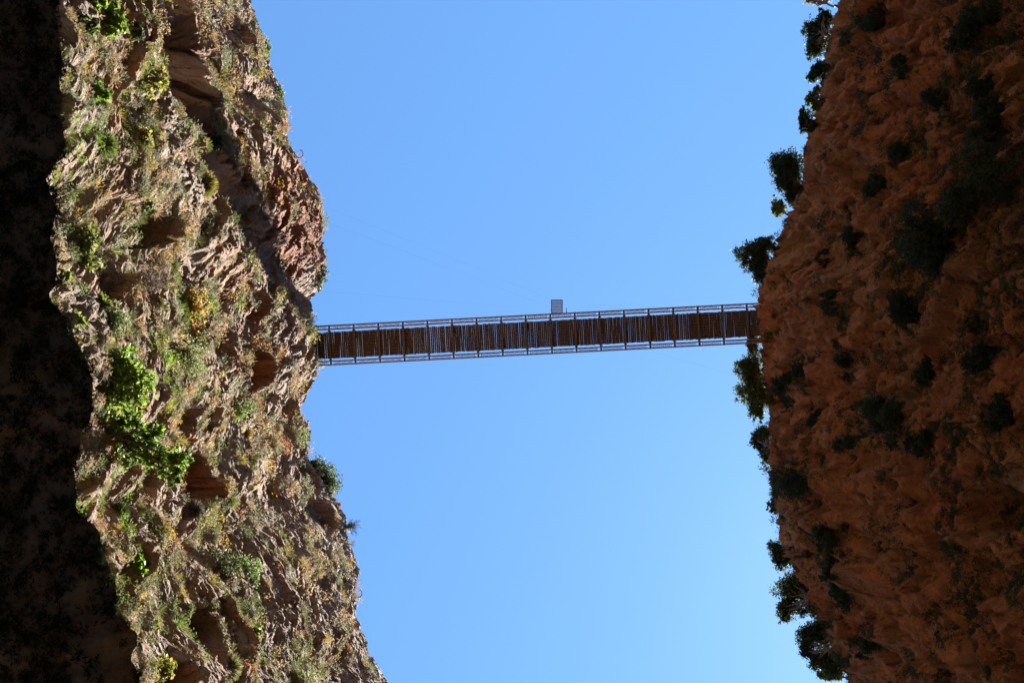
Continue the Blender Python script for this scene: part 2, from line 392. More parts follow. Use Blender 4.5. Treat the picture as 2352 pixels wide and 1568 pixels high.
D += .35 * (cid2 - .5) * sstep(0, .3, f2 - f1)
D += facets(wy / 5.5, (wz - .5 * wy) / 8.0, 145, 1.7) + facets((wy - .3 * wz) / 2.0, (wz + .2 * wy) / 3.0, 146, .9) + facets(wy / .8, wz / 1.1, 147, .28)
bed = Z * .93 - Y * .38 + 1.0 * fbm(Y / 4, Z / 4, 3, 156) + 2.5 * fbm(Y / 20, Z / 20, 2, 157)
D += .55 * fbm(Y / 5, bed / .7, 4, 161) * sstep(-.2, .2, fbm(Y / 12, Z / 12, 2, 163)) + .38 * (ridged(Y / 1.6, bed / .9, 3, 173) - .5)
hol = worley(wy / .9, wz / 1.2, 135)[0]
D -= .5 * sstep(.38, .12, hol) * sstep(0, .3, fbm(Y / 8, Z / 10, 3, 137))
saw = (Z + 3.5 * fbm(Y / 11, Z / 25, 3, 141)) / 11.0; saw = saw - np.floor(saw)
D += 1.7 * (saw * sstep(1.0, .86, saw) - .4) * sstep(-.15, .35, fbm(Y / 15, Z / 18, 2, 143))
D += .6 * fbm(wy / 2, wz / 2.4, 4, 151) + .15 * fbm(Y / .5, Z / .5, 3, 171)
for (cx, cy, rx, ry, dp) in [(2290, 1170, 70, 60, 5), (2010, 1400, 100, 190, 1.6), (1985, 380, 30, 40, 1.0), (1960, 130, 30, 60, 1.4), (2080, 1130, 60, 40, 1.6), (1890, 1190, 40, 50, -1.5), (1960, 880, 30, 40, -1.0), (2140, 1290, 60, 50, 1.2)]:
    D -= dp * (1 - sstep(.6, 1.15, np.hypot((U - cx) / rx, (W - cy) / ry)))
RED = np.clip(.35 + .9 * fbm(Y / 9, Z / 14, 3, 181), 0, 1)
X = X - D
Zd = Z - .35 * np.maximum(D, -1.5) * sstep(ZR, ZR - 6, Z) * sstep(0, 10, Z) + .3 * fbm(Y / 1.5, Z / 1.2, 3, 195) * sstep(ZR, ZR - 3, Z)
Zd = Zd + 1.2 * fbm(Y / 5, Y * 0, 4, 197) * sstep(110, ZR, Z)
Yd = Y + .35 * fbm(Y / 1.7, Z / 1.7, 3, 196)
X = rim_fit(X, Yd, Zd, 1, RR_PY, RR_PX, 88)
Xa, Ya, Za, Q = finish_grid(X, Yd, Zd, 1, 14, 198)
red = np.concatenate([RED, np.zeros((14, NC2), F)])
RV = np.stack([Xa, Ya, Za], -1).reshape(-1, 3).astype(F)
obj('cliff', make_mesh('cliff', RV, Q, MAT_R, {'red': red.ravel(), 'bed': np.concatenate([bed, np.repeat(bed[-1:], 14, 0)]).ravel()}, True), kind='structure')
RGRID = dict(V=RV, nr=X.shape[0], nc=NC2)
print('right', time.time() - T0)

# ---- gorge floor with a stream bed of stones
gx, gy = np.meshgrid(np.linspace(-50, 70, 120), np.linspace(-125, 135, 160), indexing='ij')
gz = -1.75 + .5 * fbm(gx / 6, gy / 6, 4, 201) + .35 * (.5 - worley(gx / 1.4, gy / 1.4, 203)[0]) + .012 * np.maximum(np.abs(gx) - 4, 0) ** 2
gz = np.where(np.hypot(gx, gy) < 2.5, np.minimum(gz, -1.55), gz)
i = np.arange(119)[:, None] * 160; j = np.arange(159)[None]
obj('ground', make_mesh('ground', np.stack([gx, gy, gz], -1).reshape(-1, 3), np.stack([i + j, i + 160 + j, i + 161 + j, i + j + 1], -1).reshape(-1, 4), MAT_GROUND, None, True), kind='structure')

# ---- unseen end walls, added to close the gorge and cut low skylight
for sgn, y0, seed in ((-1, -112, 221), (1, 124, 231)):
    ex, ez = np.meshgrid(np.linspace(-75, 95, 170), np.linspace(-4, 150, 150), indexing='ij')
    ey = y0 + sgn * (.10 * ez + 3.5 * fbm(ex / 14, ez / 20, 4, seed) + 2 * ridged(ex / 6, ez / 9, 3, seed + 5) - .0022 * (ex - 5) ** 2)
    i = np.arange(169)[:, None] * 150; j = np.arange(149)[None]
    obj('cliff', make_mesh('cliff', np.stack([ex, ey, ez], -1).reshape(-1, 3), np.stack([i + j, i + 150 + j, i + 151 + j, i + j + 1], -1).reshape(-1, 4), MAT_L, {'red': np.zeros(ex.size), 'bed': ez.ravel()}, True), kind='structure')

# ------------------------------------------------------------------ where the lens sees the cliff
PW, PH = 1176, 784
def depth_index(V, n):
    v = V[:n]; ok = v[:, 2] > 5
    u = np.where(ok, v[:, 0] / np.maximum(v[:, 2], 1) / K / 2 + 588, -1).astype(int); q = np.where(ok, v[:, 1] / np.maximum(v[:, 2], 1) / K / 2 + 392, -1).astype(int)
    ok &= (u >= 0) & (u < PW) & (q >= 0) & (q < PH)
    idx = np.nonzero(ok)[0]; d = v[idx, 2]; od = np.argsort(-d, kind='stable')
    buf = np.full((PH, PW), -1, np.int64); buf[q[idx[od]], u[idx[od]]] = idx[od]
    return buf
LB = depth_index(LV, LNR * NC); RB = depth_index(RV, RGRID['nr'] * NC2)
def at(px, py, zz): return np.array([(px - 1176) * K * zz, (py - 784) * K * zz, zz])
def on_cliff(px, py):
    """the rock point seen at this place of the photograph"""
    B, V = (LB, LV) if px < 1176 else (RB, RV)
    x, y = int(px / 2), int(py / 2)
    for r in range(0, 60):
        a, b, c, d = max(y - r, 0), min(y + r + 1, PH), max(x - r, 0), min(x + r + 1, PW)
        if a >= b or c >= d: continue
        w_ = B[a:b, c:d]; w_ = w_[w_ >= 0]
        if w_.size: return V[w_[np.argmin(V[w_, 2])]].astype(float)
    return np.array([(px - 1176) * K * 60, (py - 784) * K * 60, 60.0])

# ------------------------------------------------------------------ plants
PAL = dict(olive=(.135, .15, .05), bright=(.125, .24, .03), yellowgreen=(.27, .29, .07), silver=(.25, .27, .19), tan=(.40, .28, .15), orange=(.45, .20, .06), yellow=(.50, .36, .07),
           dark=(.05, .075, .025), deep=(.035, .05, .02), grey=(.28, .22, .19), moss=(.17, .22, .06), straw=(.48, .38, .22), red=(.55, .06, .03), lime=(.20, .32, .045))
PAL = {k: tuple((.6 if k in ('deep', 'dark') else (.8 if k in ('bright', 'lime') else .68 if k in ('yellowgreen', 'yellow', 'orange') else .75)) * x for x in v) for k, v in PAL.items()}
def unit(v): return v / (np.linalg.norm(v, axis=-1, keepdims=True) + 1e-9)
def leaf_quads(P, size, rng, nrm=None, aspect=.55):
    """rhombic leaves: P centres, random planes (or roughly facing nrm)"""
    n = len(P); d = unit(rng.normal(size=(n, 3)))
    if nrm is not None: d = unit(d + nrm * .8)
    o_ = unit(np.cross(d, rng.normal(size=(n, 3)))); s_ = (np.asarray(size) * rng.uniform(.6, 1.3, n))[:, None]
    V = np.stack([P - d * s_ * .5, P + o_ * s_ * aspect * .5, P + d * s_ * .5, P - o_ * s_ * aspect * .5], 1).reshape(-1, 3)
    return V, np.arange(n * 4).reshape(-1, 4)
def tints(n, cols, rng, per=4, var=.25):
    C = np.array([PAL[c] for c in cols])[rng.integers(0, len(cols), n)] * rng.uniform(1 - var, 1 + var, (n, 1))
    return np.repeat(np.concatenate([C, np.ones((n, 1))], 1), per, 0)
BR = 0
def limb(mb, a, b, r0, r1, rng, wob=.12, n=6):
    a = np.array(a, float); b = np.array(b, float); L = np.linalg.norm(b - a); t = np.linspace(0, 1, n)[:, None]
    p = a + (b - a) * t + rng.normal(size=(n, 3)) * wob * L * np.sin(np.pi * t) * .5
    mb.tube(p, np.linspace(r0, r1, n), 5); return p
def plant(name, label, cat, root, lobes, cols, leaf, nleaf, seed, group=None, parts=('foliage', 'stem'), bark=None, hollow=.35, trunk_r=None, aspect=.55):
    """woody plant: root point, crown lobes [(centre, (rx, ry, rz)), ...] in metres"""
    rng = np.random.default_rng(seed); root = np.array(root, float)
    e = empty(name, root, label, cat, group)
    cen = np.mean([l[0] for l in lobes], 0); size = max(np.linalg.norm(np.ptp([l[0] for l in lobes], axis=0)) * .5, np.mean([l[1] for l in lobes]))
    r = trunk_r or max(.02 * size, .02) * 1.6
    mb = MB(); fork = root + (cen - root) * .45
    limb(mb, root - root * 0, fork, r, r * .8, rng)
    Ps = []; Ns = []; tot = sum(np.prod(l[1]) ** .67 for l in lobes)
    for c, rr in lobes:
        c = np.array(c, float); rr = np.array(rr, float)
        limb(mb, fork, c, r * .7, r * .25, rng)
        nl = max(8, int(nleaf * np.prod(rr) ** .67 / tot)); ncl = max(5, nl // 18)
        k = unit(rng.normal(size=(ncl, 3))) * (rng.uniform(hollow, 1, (ncl, 1)) ** .6)
        for q in k[:6]: limb(mb, c, c + q * rr * .85, r * .25, r * .08, rng, .2, 4)
        ctr = c + k * rr
        p = ctr[rng.integers(0, ncl, nl)] + rng.normal(size=(nl, 3)) * (.17 * rr.mean())
        Ps.append(p); Ns.append(unit((p - c) / rr))
    P = np.concatenate(Ps); N_ = np.concatenate(Ns)
    V, Fq = leaf_quads(P, leaf, rng, N_, aspect)
    sg = mb.mesh('stem', bark or MAT_BARK, True)
    for me_, nm in ((make_mesh(parts[0], V - root, Fq, MAT_LEAF, {'tint': tints(len(P), cols, rng)}), parts[0]), (sg, parts[1])):
        q = obj(nm, me_, e)
        if me_ is sg: me_.transform(Matrix.Translation(Vector(-root)))
    return e
def blades(root, axis, r, n, cols, rng, wid=.05, spread=1.0, flat=1.0):
    """needles or stalks radiating from a root in a dome"""
    d = unit(rng.normal(size=(n, 3)) * spread + np.asarray(axis) * 1.1)
    st = np.asarray(root) + d * r * rng.uniform(.1, .45, (n, 1)); en = np.asarray(root) + d * r * rng.uniform(.7, 1.08, (n, 1)) + rng.normal(size=(n, 3)) * r * .06
    sd = unit(np.cross(d, rng.normal(size=(n, 3)))) * (wid * r)
    V = np.stack([st - sd * .5, st + sd * .5, en + sd * .35, en - sd * .35], 1).reshape(-1, 3)
    return V, np.arange(n * 4).reshape(-1, 4)
def out_axis(px): return np.array([.75, 0, .65]) if px < 1176 else np.array([-.75, 0, .65])
def shrub(px, py, rpx, cols, label, seed, name='shrub', cat='shrub', lobes=4, leaf=.16, nleaf=900, group=None, squash=1.0, off=.55, aspect=.55, hollow=.35):
    """leafy bush rooted where the photograph shows it"""
    rng = np.random.default_rng(seed + 900); p = on_cliff(px, py); R = rpx * K * p[2]; ax = out_axis(px)
    root = p - ax * .15
    cen = at(px, py, p[2] - R * .8)
    if px > 1176:           # straggling, many sided bushes
        dr = unit(rng.normal(size=3) * np.array([.6, 1, .6])); L = []
        for _ in range(lobes + 3):
            k = R * rng.uniform(.25, .55); L.append((cen + dr * rng.normal() * R * .7 + rng.normal(size=3) * R * .35 * np.array([.5, 1, 1]), (k, k * 1.1, k)))
    else:
        L = [(cen + unit(rng.normal(size=3)) * R * .55 * np.array([.8, 1, .8]), (R * .62, R * .66 * squash, R * .62)) for _ in range(lobes)]
    return plant(name, label, cat, root, L, cols, leaf, nleaf, seed, group, hollow=hollow, aspect=aspect)
def cushion(px, py, rpx, cols, label, seed, name='cushion_shrub', cat='shrub', n=1300, group=None, wid=.035):
    """dome of fine twigs and needles"""
    rng = np.random.default_rng(seed + 500); p = on_cliff(px, py); R = rpx * K * p[2]; ax = out_axis(px); root = at(px, py, p[2] - R * .35) - ax * R * .55
    e = empty(name, root, label, cat, group)
    V, Fq = blades((0, 0, 0), ax, R * 1.15, n, cols, rng, wid)
    obj('foliage', make_mesh('foliage', V, Fq, MAT_TUFT, {'tint': tints(n, cols, rng)}), e)
    mb = MB()
    for _ in range(7): limb(mb, (0, 0, 0), unit(ax + rng.normal(size=3) * .5) * R * .6, R * .035, R * .012, rng, .15, 4)
    obj('stem', mb.mesh('stem', MAT_TWIG, True), e)
    return e
def dead_shrub(px, py, rpx, label, seed, n=26, mat=None, name='dead_shrub', z=None):
    rng = np.random.default_rng(seed); p = on_cliff(px, py); R = rpx * K * p[2]; ax = out_axis(px); mb = MB()
    for _ in range(n):
        d = unit(ax + rng.normal(size=3) * .6) * R * rng.uniform(.6, 1.1); c = limb(mb, (0, 0, 0), d, R * .022, R * .009, rng, .25, 6)
        for _ in range(5):
            k = c[rng.integers(2, 6)]; limb(mb, k, k + unit(d / R + rng.normal(size=3) * .7) * R * .4, R * .011, R * .005, rng, .25, 4)
    o = obj(name, mb.mesh(name, mat or MAT_TWIG, True), None, label=label, category='dead shrub'); o.location = p; return o
def rim_tree(blobs, cols, label, seed, name='tree', cat='tree', zc=138.0, leaf=.30, nleaf=2600, rootpx=None, hollow=.3):
    """tree standing on the cliff edge: blobs = crown outline pieces (px, py, rx px, ry px)"""
    rng = np.random.default_rng(seed + 40); L = []
    for (bx, by, rx, ry) in blobs:
        bx += (7 if bx > 1176 else -4); rx *= 1.2; ry *= 1.15
        zz = zc + rng.uniform(-.8, .8); c = np.array([(bx - 1176) * K * zz, (by - 784) * K * zz, zz]); k = K * zz
        m_ = 8; L.append((c + np.array([rx * k * .15 * (1 if bx > 1176 else -1), 0, 0]), (rx * k * .8, ry * k * .82, min(rx, ry) * k * .8)))
        for _ in range(m_):
            L.append((c + rng.uniform(-.62, .62, 3) * np.array([rx * k, ry * k, 1.5]), tuple(rng.uniform(.35, .7) * q_ * k for q_ in (rx, ry, min(rx, ry)))))
    my = np.mean([b[1] for b in blobs]); ex = max(b[0] + b[2] for b in blobs) if blobs[0][0] > 1176 else min(b[0] - b[2] for b in blobs)
    root = on_cliff(rootpx[0], rootpx[1]) if rootpx else on_cliff(ex, my)
    return plant(name, label, cat, root, L, cols, leaf, nleaf, seed, None, ('crown', 'trunk'), hollow=hollow, trunk_r=.14, aspect=.6)

# --- plants of the sunlit cliff
S = 1
shrub(268, 878, 76, ['lime', 'bright', 'lime', 'yellowgreen', 'moss'], 'big bright green broadleaf tree leaning out above the shadowed lower rock', 1, 'tree', 'tree', 18, .24, 5000, hollow=.6)
# its second, long limbed neighbour reaching to the right
p0 = on_cliff(236, 985); Zt = p0[2]
plant('tree', 'green broadleaf tree with long bare dark limbs reaching toward the brown overhang', 'tree', p0 + np.array([-.3, 0, 0]),
      [(at(x, y, Zt + 1.0), (r * 1.25 * K * Zt, r * 1.25 * K * Zt, r * K * Zt)) for x, y, r in [(262, 955, 34), (300, 968, 22), (325, 1010, 24), (352, 1048, 24), (390, 1072, 22), (420, 1050, 20), (400, 1100, 14), (290, 1030, 30), (250, 1040, 22), (355, 985, 16)]],
      ['bright', 'lime', 'bright', 'moss', 'dark'], .25, 3800, 2, None, ('crown', 'trunk'), trunk_r=.10)
shrub(252, 48, 40, ['lime', 'yellowgreen', 'bright'], 'lime green bush at the upper edge of the sunlit cliff', 3, lobes=6, leaf=.30, nleaf=1100)
shrub(222, 14, 22, ['yellowgreen', 'lime'], 'small yellow green bush beside the lime bush at the upper edge', 4, leaf=.28, nleaf=420)
shrub(196, 55, 34, ['dark', 'moss'], 'dark green bush half in shadow left of the lime bush', 5, leaf=.25, nleaf=800)
shrub(222, 216, 26, ['bright', 'lime'], 'bright emerald bush low on the cliff beneath the upper lime bushes', 6, leaf=.28, nleaf=620)
cushion(252, 335, 30, ['moss', 'olive', 'bright'], 'round green cushion bush with a dark hollow middle', 7)
shrub(352, 186, 34, ['yellowgreen', 'moss', 'yellow'], 'yellow green bush on the edge of the dark gully', 8, lobes=5, leaf=.22, nleaf=900)
shrub(380, 190, 14, ['orange', 'tan'], 'small rust orange bush hanging over the dark gully', 9, leaf=.22, nleaf=200)
shrub(330, 330, 32, ['yellow', 'yellowgreen', 'olive'], 'yellow flowering bush between grey rock ribs', 10, leaf=.22, nleaf=800)
cushion(478, 425, 32, ['yellowgreen', 'olive', 'yellow'], 'fuzzy yellow green bush at the corner of the dark gully', 11, n=1500)
shrub(190, 575, 46, ['yellowgreen', 'olive', 'moss'], 'wide yellow green bush just above the lower shadow edge', 12, lobes=6, leaf=.24, nleaf=1400)
shrub(292, 530, 16, ['lime', 'bright'], 'small lime bush beside a dark recess', 13, leaf=.24, nleaf=260)
cushion(327, 527, 22, ['tan', 'orange', 'straw'], 'round dry brown cushion next to the small lime bush', 14, n=1000)
shrub(258, 735, 40, ['silver', 'olive', 'moss'], 'large grey green dome bush above the big green tree', 15, lobes=9, leaf=.12, nleaf=2600, hollow=.1)
dead_shrub(330, 648, 44, 'leafless grey shrub spread over a dark hollow', 16, 40)
shrub(372, 690, 18, ['silver', 'moss'], 'small silvery bush right of the leafless grey shrub', 17, leaf=.18, nleaf=260)
shrub(452, 706, 40, ['yellow', 'orange', 'yellowgreen'], 'orange yellow bush on the tan rock left of the scalloped hollows', 18, lobes=6, leaf=.22, nleaf=1000)
shrub(172, 735, 24, ['lime', 'yellowgreen'], 'bright lime bush perched on the lower rock lip', 19, leaf=.26, nleaf=560)
shrub(150, 640, 24, ['yellowgreen', 'lime'], 'yellow green bush on the rock lip above the perched lime bush', 20, leaf=.24, nleaf=480)
shrub(430, 822, 46, ['olive', 'moss', 'yellowgreen', 'silver'], 'broad olive bush between the big tree and the brown cave', 21, lobes=10, leaf=.15, nleaf=2600, hollow=.1)
shrub(372, 795, 24, ['yellowgreen', 'lime'], 'small yellow green bush above the broad olive bush', 22, leaf=.24, nleaf=420)
shrub(548, 945, 34, ['moss', 'bright', 'olive'], 'mid green bush below the brown cave', 23, lobes=5, leaf=.22, nleaf=1000)
cushion(570, 996, 18, ['yellow', 'orange', 'yellowgreen'], 'golden cushion under the mid green bush', 24, n=700)
shrub(680, 1010, 32, ['moss', 'olive'], 'soft green bush close under the rim below the bridge', 25, lobes=5, leaf=.2, nleaf=1300)
shrub(485, 1055, 20, ['dark', 'moss'], 'dark round bush hanging under a ledge beside the smooth brown overhang', 26, leaf=.2, nleaf=520)
cushion(455, 1172, 24, ['deep', 'dark', 'grey'], 'dark cushion bush at the foot of the smooth brown overhang', 27, n=1100)
cushion(280, 1174, 26, ['dark', 'moss', 'deep'], 'dark cushion bush with a green edge beneath the long limbed tree', 28, n=1200)
shrub(574, 1306, 40, ['bright', 'moss', 'silver'], 'bright green bush low in the middle of the lower cliff', 29, lobes=6, leaf=.22, nleaf=1500)
shrub(515, 1300, 42, ['dark', 'olive', 'deep'], 'dark olive bush left of the bright green bush', 30, lobes=6, leaf=.2, nleaf=1300)
shrub(321, 1296, 24, ['lime', 'bright'], 'vivid green tuft bush near the lower shadow edge', 31, leaf=.26, nleaf=600)
cushion(352, 1430, 32, ['silver', 'olive', 'tan'], 'pale olive cushion bush beside the lower shadow edge', 32, n=1500)
shrub(428, 1402, 18, ['silver', 'moss'], 'silver leaved bush above a brown hollow', 33, leaf=.2, nleaf=420)
cushion(535, 1530, 32, ['olive', 'straw', 'moss'], 'olive cushion bush near the bottom edge', 34, n=1500)
shrub(380, 1540, 28, ['yellowgreen', 'lime', 'yellow'], 'yellow green bush at the bottom edge of the cliff', 35, leaf=.24, nleaf=700)
shrub(588, 1448, 24, ['moss', 'yellowgreen'], 'yellowish green bush left of the red streaked rock', 36, leaf=.22, nleaf=620)
shrub(312, 70, 26, ['deep', 'dark', 'moss'], 'dark bush in the mouth of the upper shadow', 37, leaf=.24, nleaf=600)
shrub(492, 330, 26, ['deep', 'dark'], 'dark bush deep in the shaded gully', 38, leaf=.2, nleaf=700)
shrub(342, 470, 22, ['silver', 'moss'], 'grey green bush among pale slanting rock ribs', 39, leaf=.2, nleaf=420)
cushion(398, 612, 20, ['olive', 'moss'], 'small olive cushion right of the dark hollow', 40, n=800)
shrub(236, 690, 18, ['lime', 'yellowgreen'], 'small lime bush just above the large grey green dome', 41, leaf=.24, nleaf=300)
cushion(400, 560, 24, ['olive', 'yellow', 'tan'], 'yellowish cushion on the rib beside the gully shadow', 42, n=900)
shrub(640, 600, 20, ['dark', 'olive'], 'dark bush inside the gully shadow under the rim', 43, leaf=.2, nleaf=420)
cushion(610, 760, 16, ['silver', 'straw'], 'pale silver cushion right of the round hollow', 44, n=600)
cushion(640, 985, 16, ['straw', 'tan'], 'straw coloured cushion beneath the brown cave', 45, n=600)
shrub(505, 1190, 18, ['yellowgreen', 'orange'], 'small yellow and orange bush on bare tan rock', 46, leaf=.2, nleaf=260)
cushion(265, 1400, 16, ['moss', 'olive'], 'small green cushion right on the lower shadow edge', 47, n=600)
# skyline plants of the sunlit cliff
rim_tree([(738, 640, 17, 30)], ['silver', 'dark', 'olive'], 'grey green bush on the sunlit rim above the bridge end', 50, 'shrub', 'shrub', 135, .24, 1300)
rim_tree([(618, 106, 9, 20)], ['moss', 'bright'], 'thin green bush sticking out of the upper sunlit rim', 51, 'shrub', 'shrub', 134, .24, 420)
rim_tree([(650, 210, 8, 16)], ['moss', 'olive'], 'slim olive bush on the rim beneath the thin green bush', 52, 'shrub', 'shrub', 134, .24, 360)
rim_tree([(752, 1098, 36, 40), (735, 1072, 22, 18)], ['dark', 'deep', 'moss'], 'round dark green bush standing out on the sunlit rim below the bridge', 53, 'shrub', 'shrub', 136, .24, 6000)
rim_tree([(838, 1478, 9, 14)], ['moss', 'yellowgreen'], 'small green bush on the lower sunlit rim', 54, 'shrub', 'shrub', 135, .24, 360)
rim_tree([(706, 985, 9, 18)], ['olive', 'tan'], 'small brownish bush on the rim just below the bridge', 55, 'shrub', 'shrub', 135, .22, 360)
dead_shrub(803, 1205, 26, 'leafless black twig bush sticking out from the sunlit rim', 56, 34, MAT_BARK)
dead_shrub(806, 1245, 14, 'smaller leafless twig bush beneath the black twig bush', 57, 16, MAT_TWIG)
cushion(780, 1158, 7, ['orange', 'tan', 'orange', 'red'], 'small rust orange bush on the rim above the black twigs', 58, n=500)
def stalk(px, py, rpx, label, seed):
    p = on_cliff(px - 8, py); R = rpx * .7 * K * p[2]; mb = MB(); t = np.linspace(0, 1, 12); a = t * 4.7
    pts = np.stack([R * .75 * (1 - np.cos(a)), R * .85 * np.sin(a) + .2 * R, R * .5 * t], -1)
    mb.tube(pts - pts[0], np.linspace(.10, .05, 12), 6); rng = np.random.default_rng(seed)
    for k in range(4, 12):
        for _ in range(4): limb(mb, pts[k] - pts[0], pts[k] - pts[0] + unit(rng.normal(size=3)) * R * .22, .03, .02, rng, .1, 3)
    o = obj('dry_stalk', mb.mesh('dry_stalk', MAT_STALK, True), None, label=label, category='dry plant'); o.location = p
MAT_STALK = plain_noise('dry_stalk', (.40, .20, .09), (.52, .30, .14), 6, .9, .2)
stalk(688, 352, 16, 'curled orange dry stalk on the upper sunlit rim', 60)
stalk(824, 1363, 14, 'curled orange dry stalk on the lower sunlit rim', 61)
print('plants L', time.time() - T0)

# --- trees and bushes of the shaded cliff
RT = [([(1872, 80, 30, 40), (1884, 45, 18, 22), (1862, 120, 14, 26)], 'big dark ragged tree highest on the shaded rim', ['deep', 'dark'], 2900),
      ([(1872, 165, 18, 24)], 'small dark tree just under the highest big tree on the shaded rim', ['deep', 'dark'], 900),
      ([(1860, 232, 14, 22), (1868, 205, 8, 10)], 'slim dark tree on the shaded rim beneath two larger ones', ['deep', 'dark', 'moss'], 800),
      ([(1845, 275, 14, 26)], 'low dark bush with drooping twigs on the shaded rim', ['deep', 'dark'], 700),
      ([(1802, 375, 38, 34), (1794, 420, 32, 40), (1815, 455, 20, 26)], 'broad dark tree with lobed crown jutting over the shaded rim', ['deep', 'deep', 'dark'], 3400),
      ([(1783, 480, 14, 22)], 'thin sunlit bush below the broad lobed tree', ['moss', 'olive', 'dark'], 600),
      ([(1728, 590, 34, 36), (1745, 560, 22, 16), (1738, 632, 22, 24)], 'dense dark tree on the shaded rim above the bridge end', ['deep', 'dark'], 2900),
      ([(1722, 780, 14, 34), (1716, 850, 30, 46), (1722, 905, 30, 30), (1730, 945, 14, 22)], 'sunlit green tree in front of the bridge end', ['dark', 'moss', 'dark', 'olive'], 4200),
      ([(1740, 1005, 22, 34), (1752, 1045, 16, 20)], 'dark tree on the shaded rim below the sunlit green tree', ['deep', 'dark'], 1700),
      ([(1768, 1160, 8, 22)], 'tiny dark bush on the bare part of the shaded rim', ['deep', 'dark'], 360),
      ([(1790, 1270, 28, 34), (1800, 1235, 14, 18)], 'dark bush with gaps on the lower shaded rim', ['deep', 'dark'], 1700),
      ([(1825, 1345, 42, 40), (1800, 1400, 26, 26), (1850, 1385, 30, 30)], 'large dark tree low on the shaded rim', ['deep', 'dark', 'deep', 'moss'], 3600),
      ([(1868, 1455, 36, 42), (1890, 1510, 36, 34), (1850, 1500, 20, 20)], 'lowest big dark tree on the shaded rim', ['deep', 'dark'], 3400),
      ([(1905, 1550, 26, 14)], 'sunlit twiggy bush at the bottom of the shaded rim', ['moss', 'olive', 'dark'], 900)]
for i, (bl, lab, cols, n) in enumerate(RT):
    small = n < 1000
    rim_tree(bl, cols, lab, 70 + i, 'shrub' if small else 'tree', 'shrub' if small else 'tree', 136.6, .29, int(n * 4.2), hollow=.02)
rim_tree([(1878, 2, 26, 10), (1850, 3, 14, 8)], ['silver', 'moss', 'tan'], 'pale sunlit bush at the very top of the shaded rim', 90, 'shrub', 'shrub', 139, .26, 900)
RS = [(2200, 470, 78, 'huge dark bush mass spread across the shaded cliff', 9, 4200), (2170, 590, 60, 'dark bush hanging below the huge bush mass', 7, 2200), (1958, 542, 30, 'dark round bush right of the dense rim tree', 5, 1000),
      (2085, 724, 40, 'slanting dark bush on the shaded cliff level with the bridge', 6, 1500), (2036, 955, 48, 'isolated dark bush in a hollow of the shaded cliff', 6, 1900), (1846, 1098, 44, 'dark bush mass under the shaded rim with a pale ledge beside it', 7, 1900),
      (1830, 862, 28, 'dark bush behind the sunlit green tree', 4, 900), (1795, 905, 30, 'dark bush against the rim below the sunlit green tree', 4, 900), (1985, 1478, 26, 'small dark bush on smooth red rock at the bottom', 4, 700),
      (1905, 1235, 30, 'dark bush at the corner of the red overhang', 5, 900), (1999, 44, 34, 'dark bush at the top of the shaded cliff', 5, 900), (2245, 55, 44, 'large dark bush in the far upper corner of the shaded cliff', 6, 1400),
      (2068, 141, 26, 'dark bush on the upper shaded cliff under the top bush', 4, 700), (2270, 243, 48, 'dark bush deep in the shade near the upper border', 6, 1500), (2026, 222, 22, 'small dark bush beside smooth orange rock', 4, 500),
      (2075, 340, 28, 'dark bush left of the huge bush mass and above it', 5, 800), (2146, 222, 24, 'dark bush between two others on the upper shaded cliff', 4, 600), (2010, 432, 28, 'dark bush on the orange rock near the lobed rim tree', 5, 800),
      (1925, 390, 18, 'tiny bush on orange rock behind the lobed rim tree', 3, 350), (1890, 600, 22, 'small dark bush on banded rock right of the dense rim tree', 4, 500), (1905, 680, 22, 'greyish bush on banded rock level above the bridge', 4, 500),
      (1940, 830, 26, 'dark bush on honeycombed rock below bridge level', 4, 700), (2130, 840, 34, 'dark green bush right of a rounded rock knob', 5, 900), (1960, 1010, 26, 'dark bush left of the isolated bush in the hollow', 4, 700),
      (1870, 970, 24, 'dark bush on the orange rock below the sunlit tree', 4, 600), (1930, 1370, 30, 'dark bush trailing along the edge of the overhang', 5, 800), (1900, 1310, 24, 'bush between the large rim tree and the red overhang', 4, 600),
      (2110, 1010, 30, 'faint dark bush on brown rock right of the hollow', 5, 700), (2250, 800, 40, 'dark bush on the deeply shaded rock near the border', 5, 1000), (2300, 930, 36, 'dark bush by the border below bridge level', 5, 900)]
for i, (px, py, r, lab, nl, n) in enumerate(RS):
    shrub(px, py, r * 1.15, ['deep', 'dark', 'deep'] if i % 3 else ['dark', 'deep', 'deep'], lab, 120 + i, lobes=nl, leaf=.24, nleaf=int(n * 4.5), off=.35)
print('plants R', time.time() - T0)

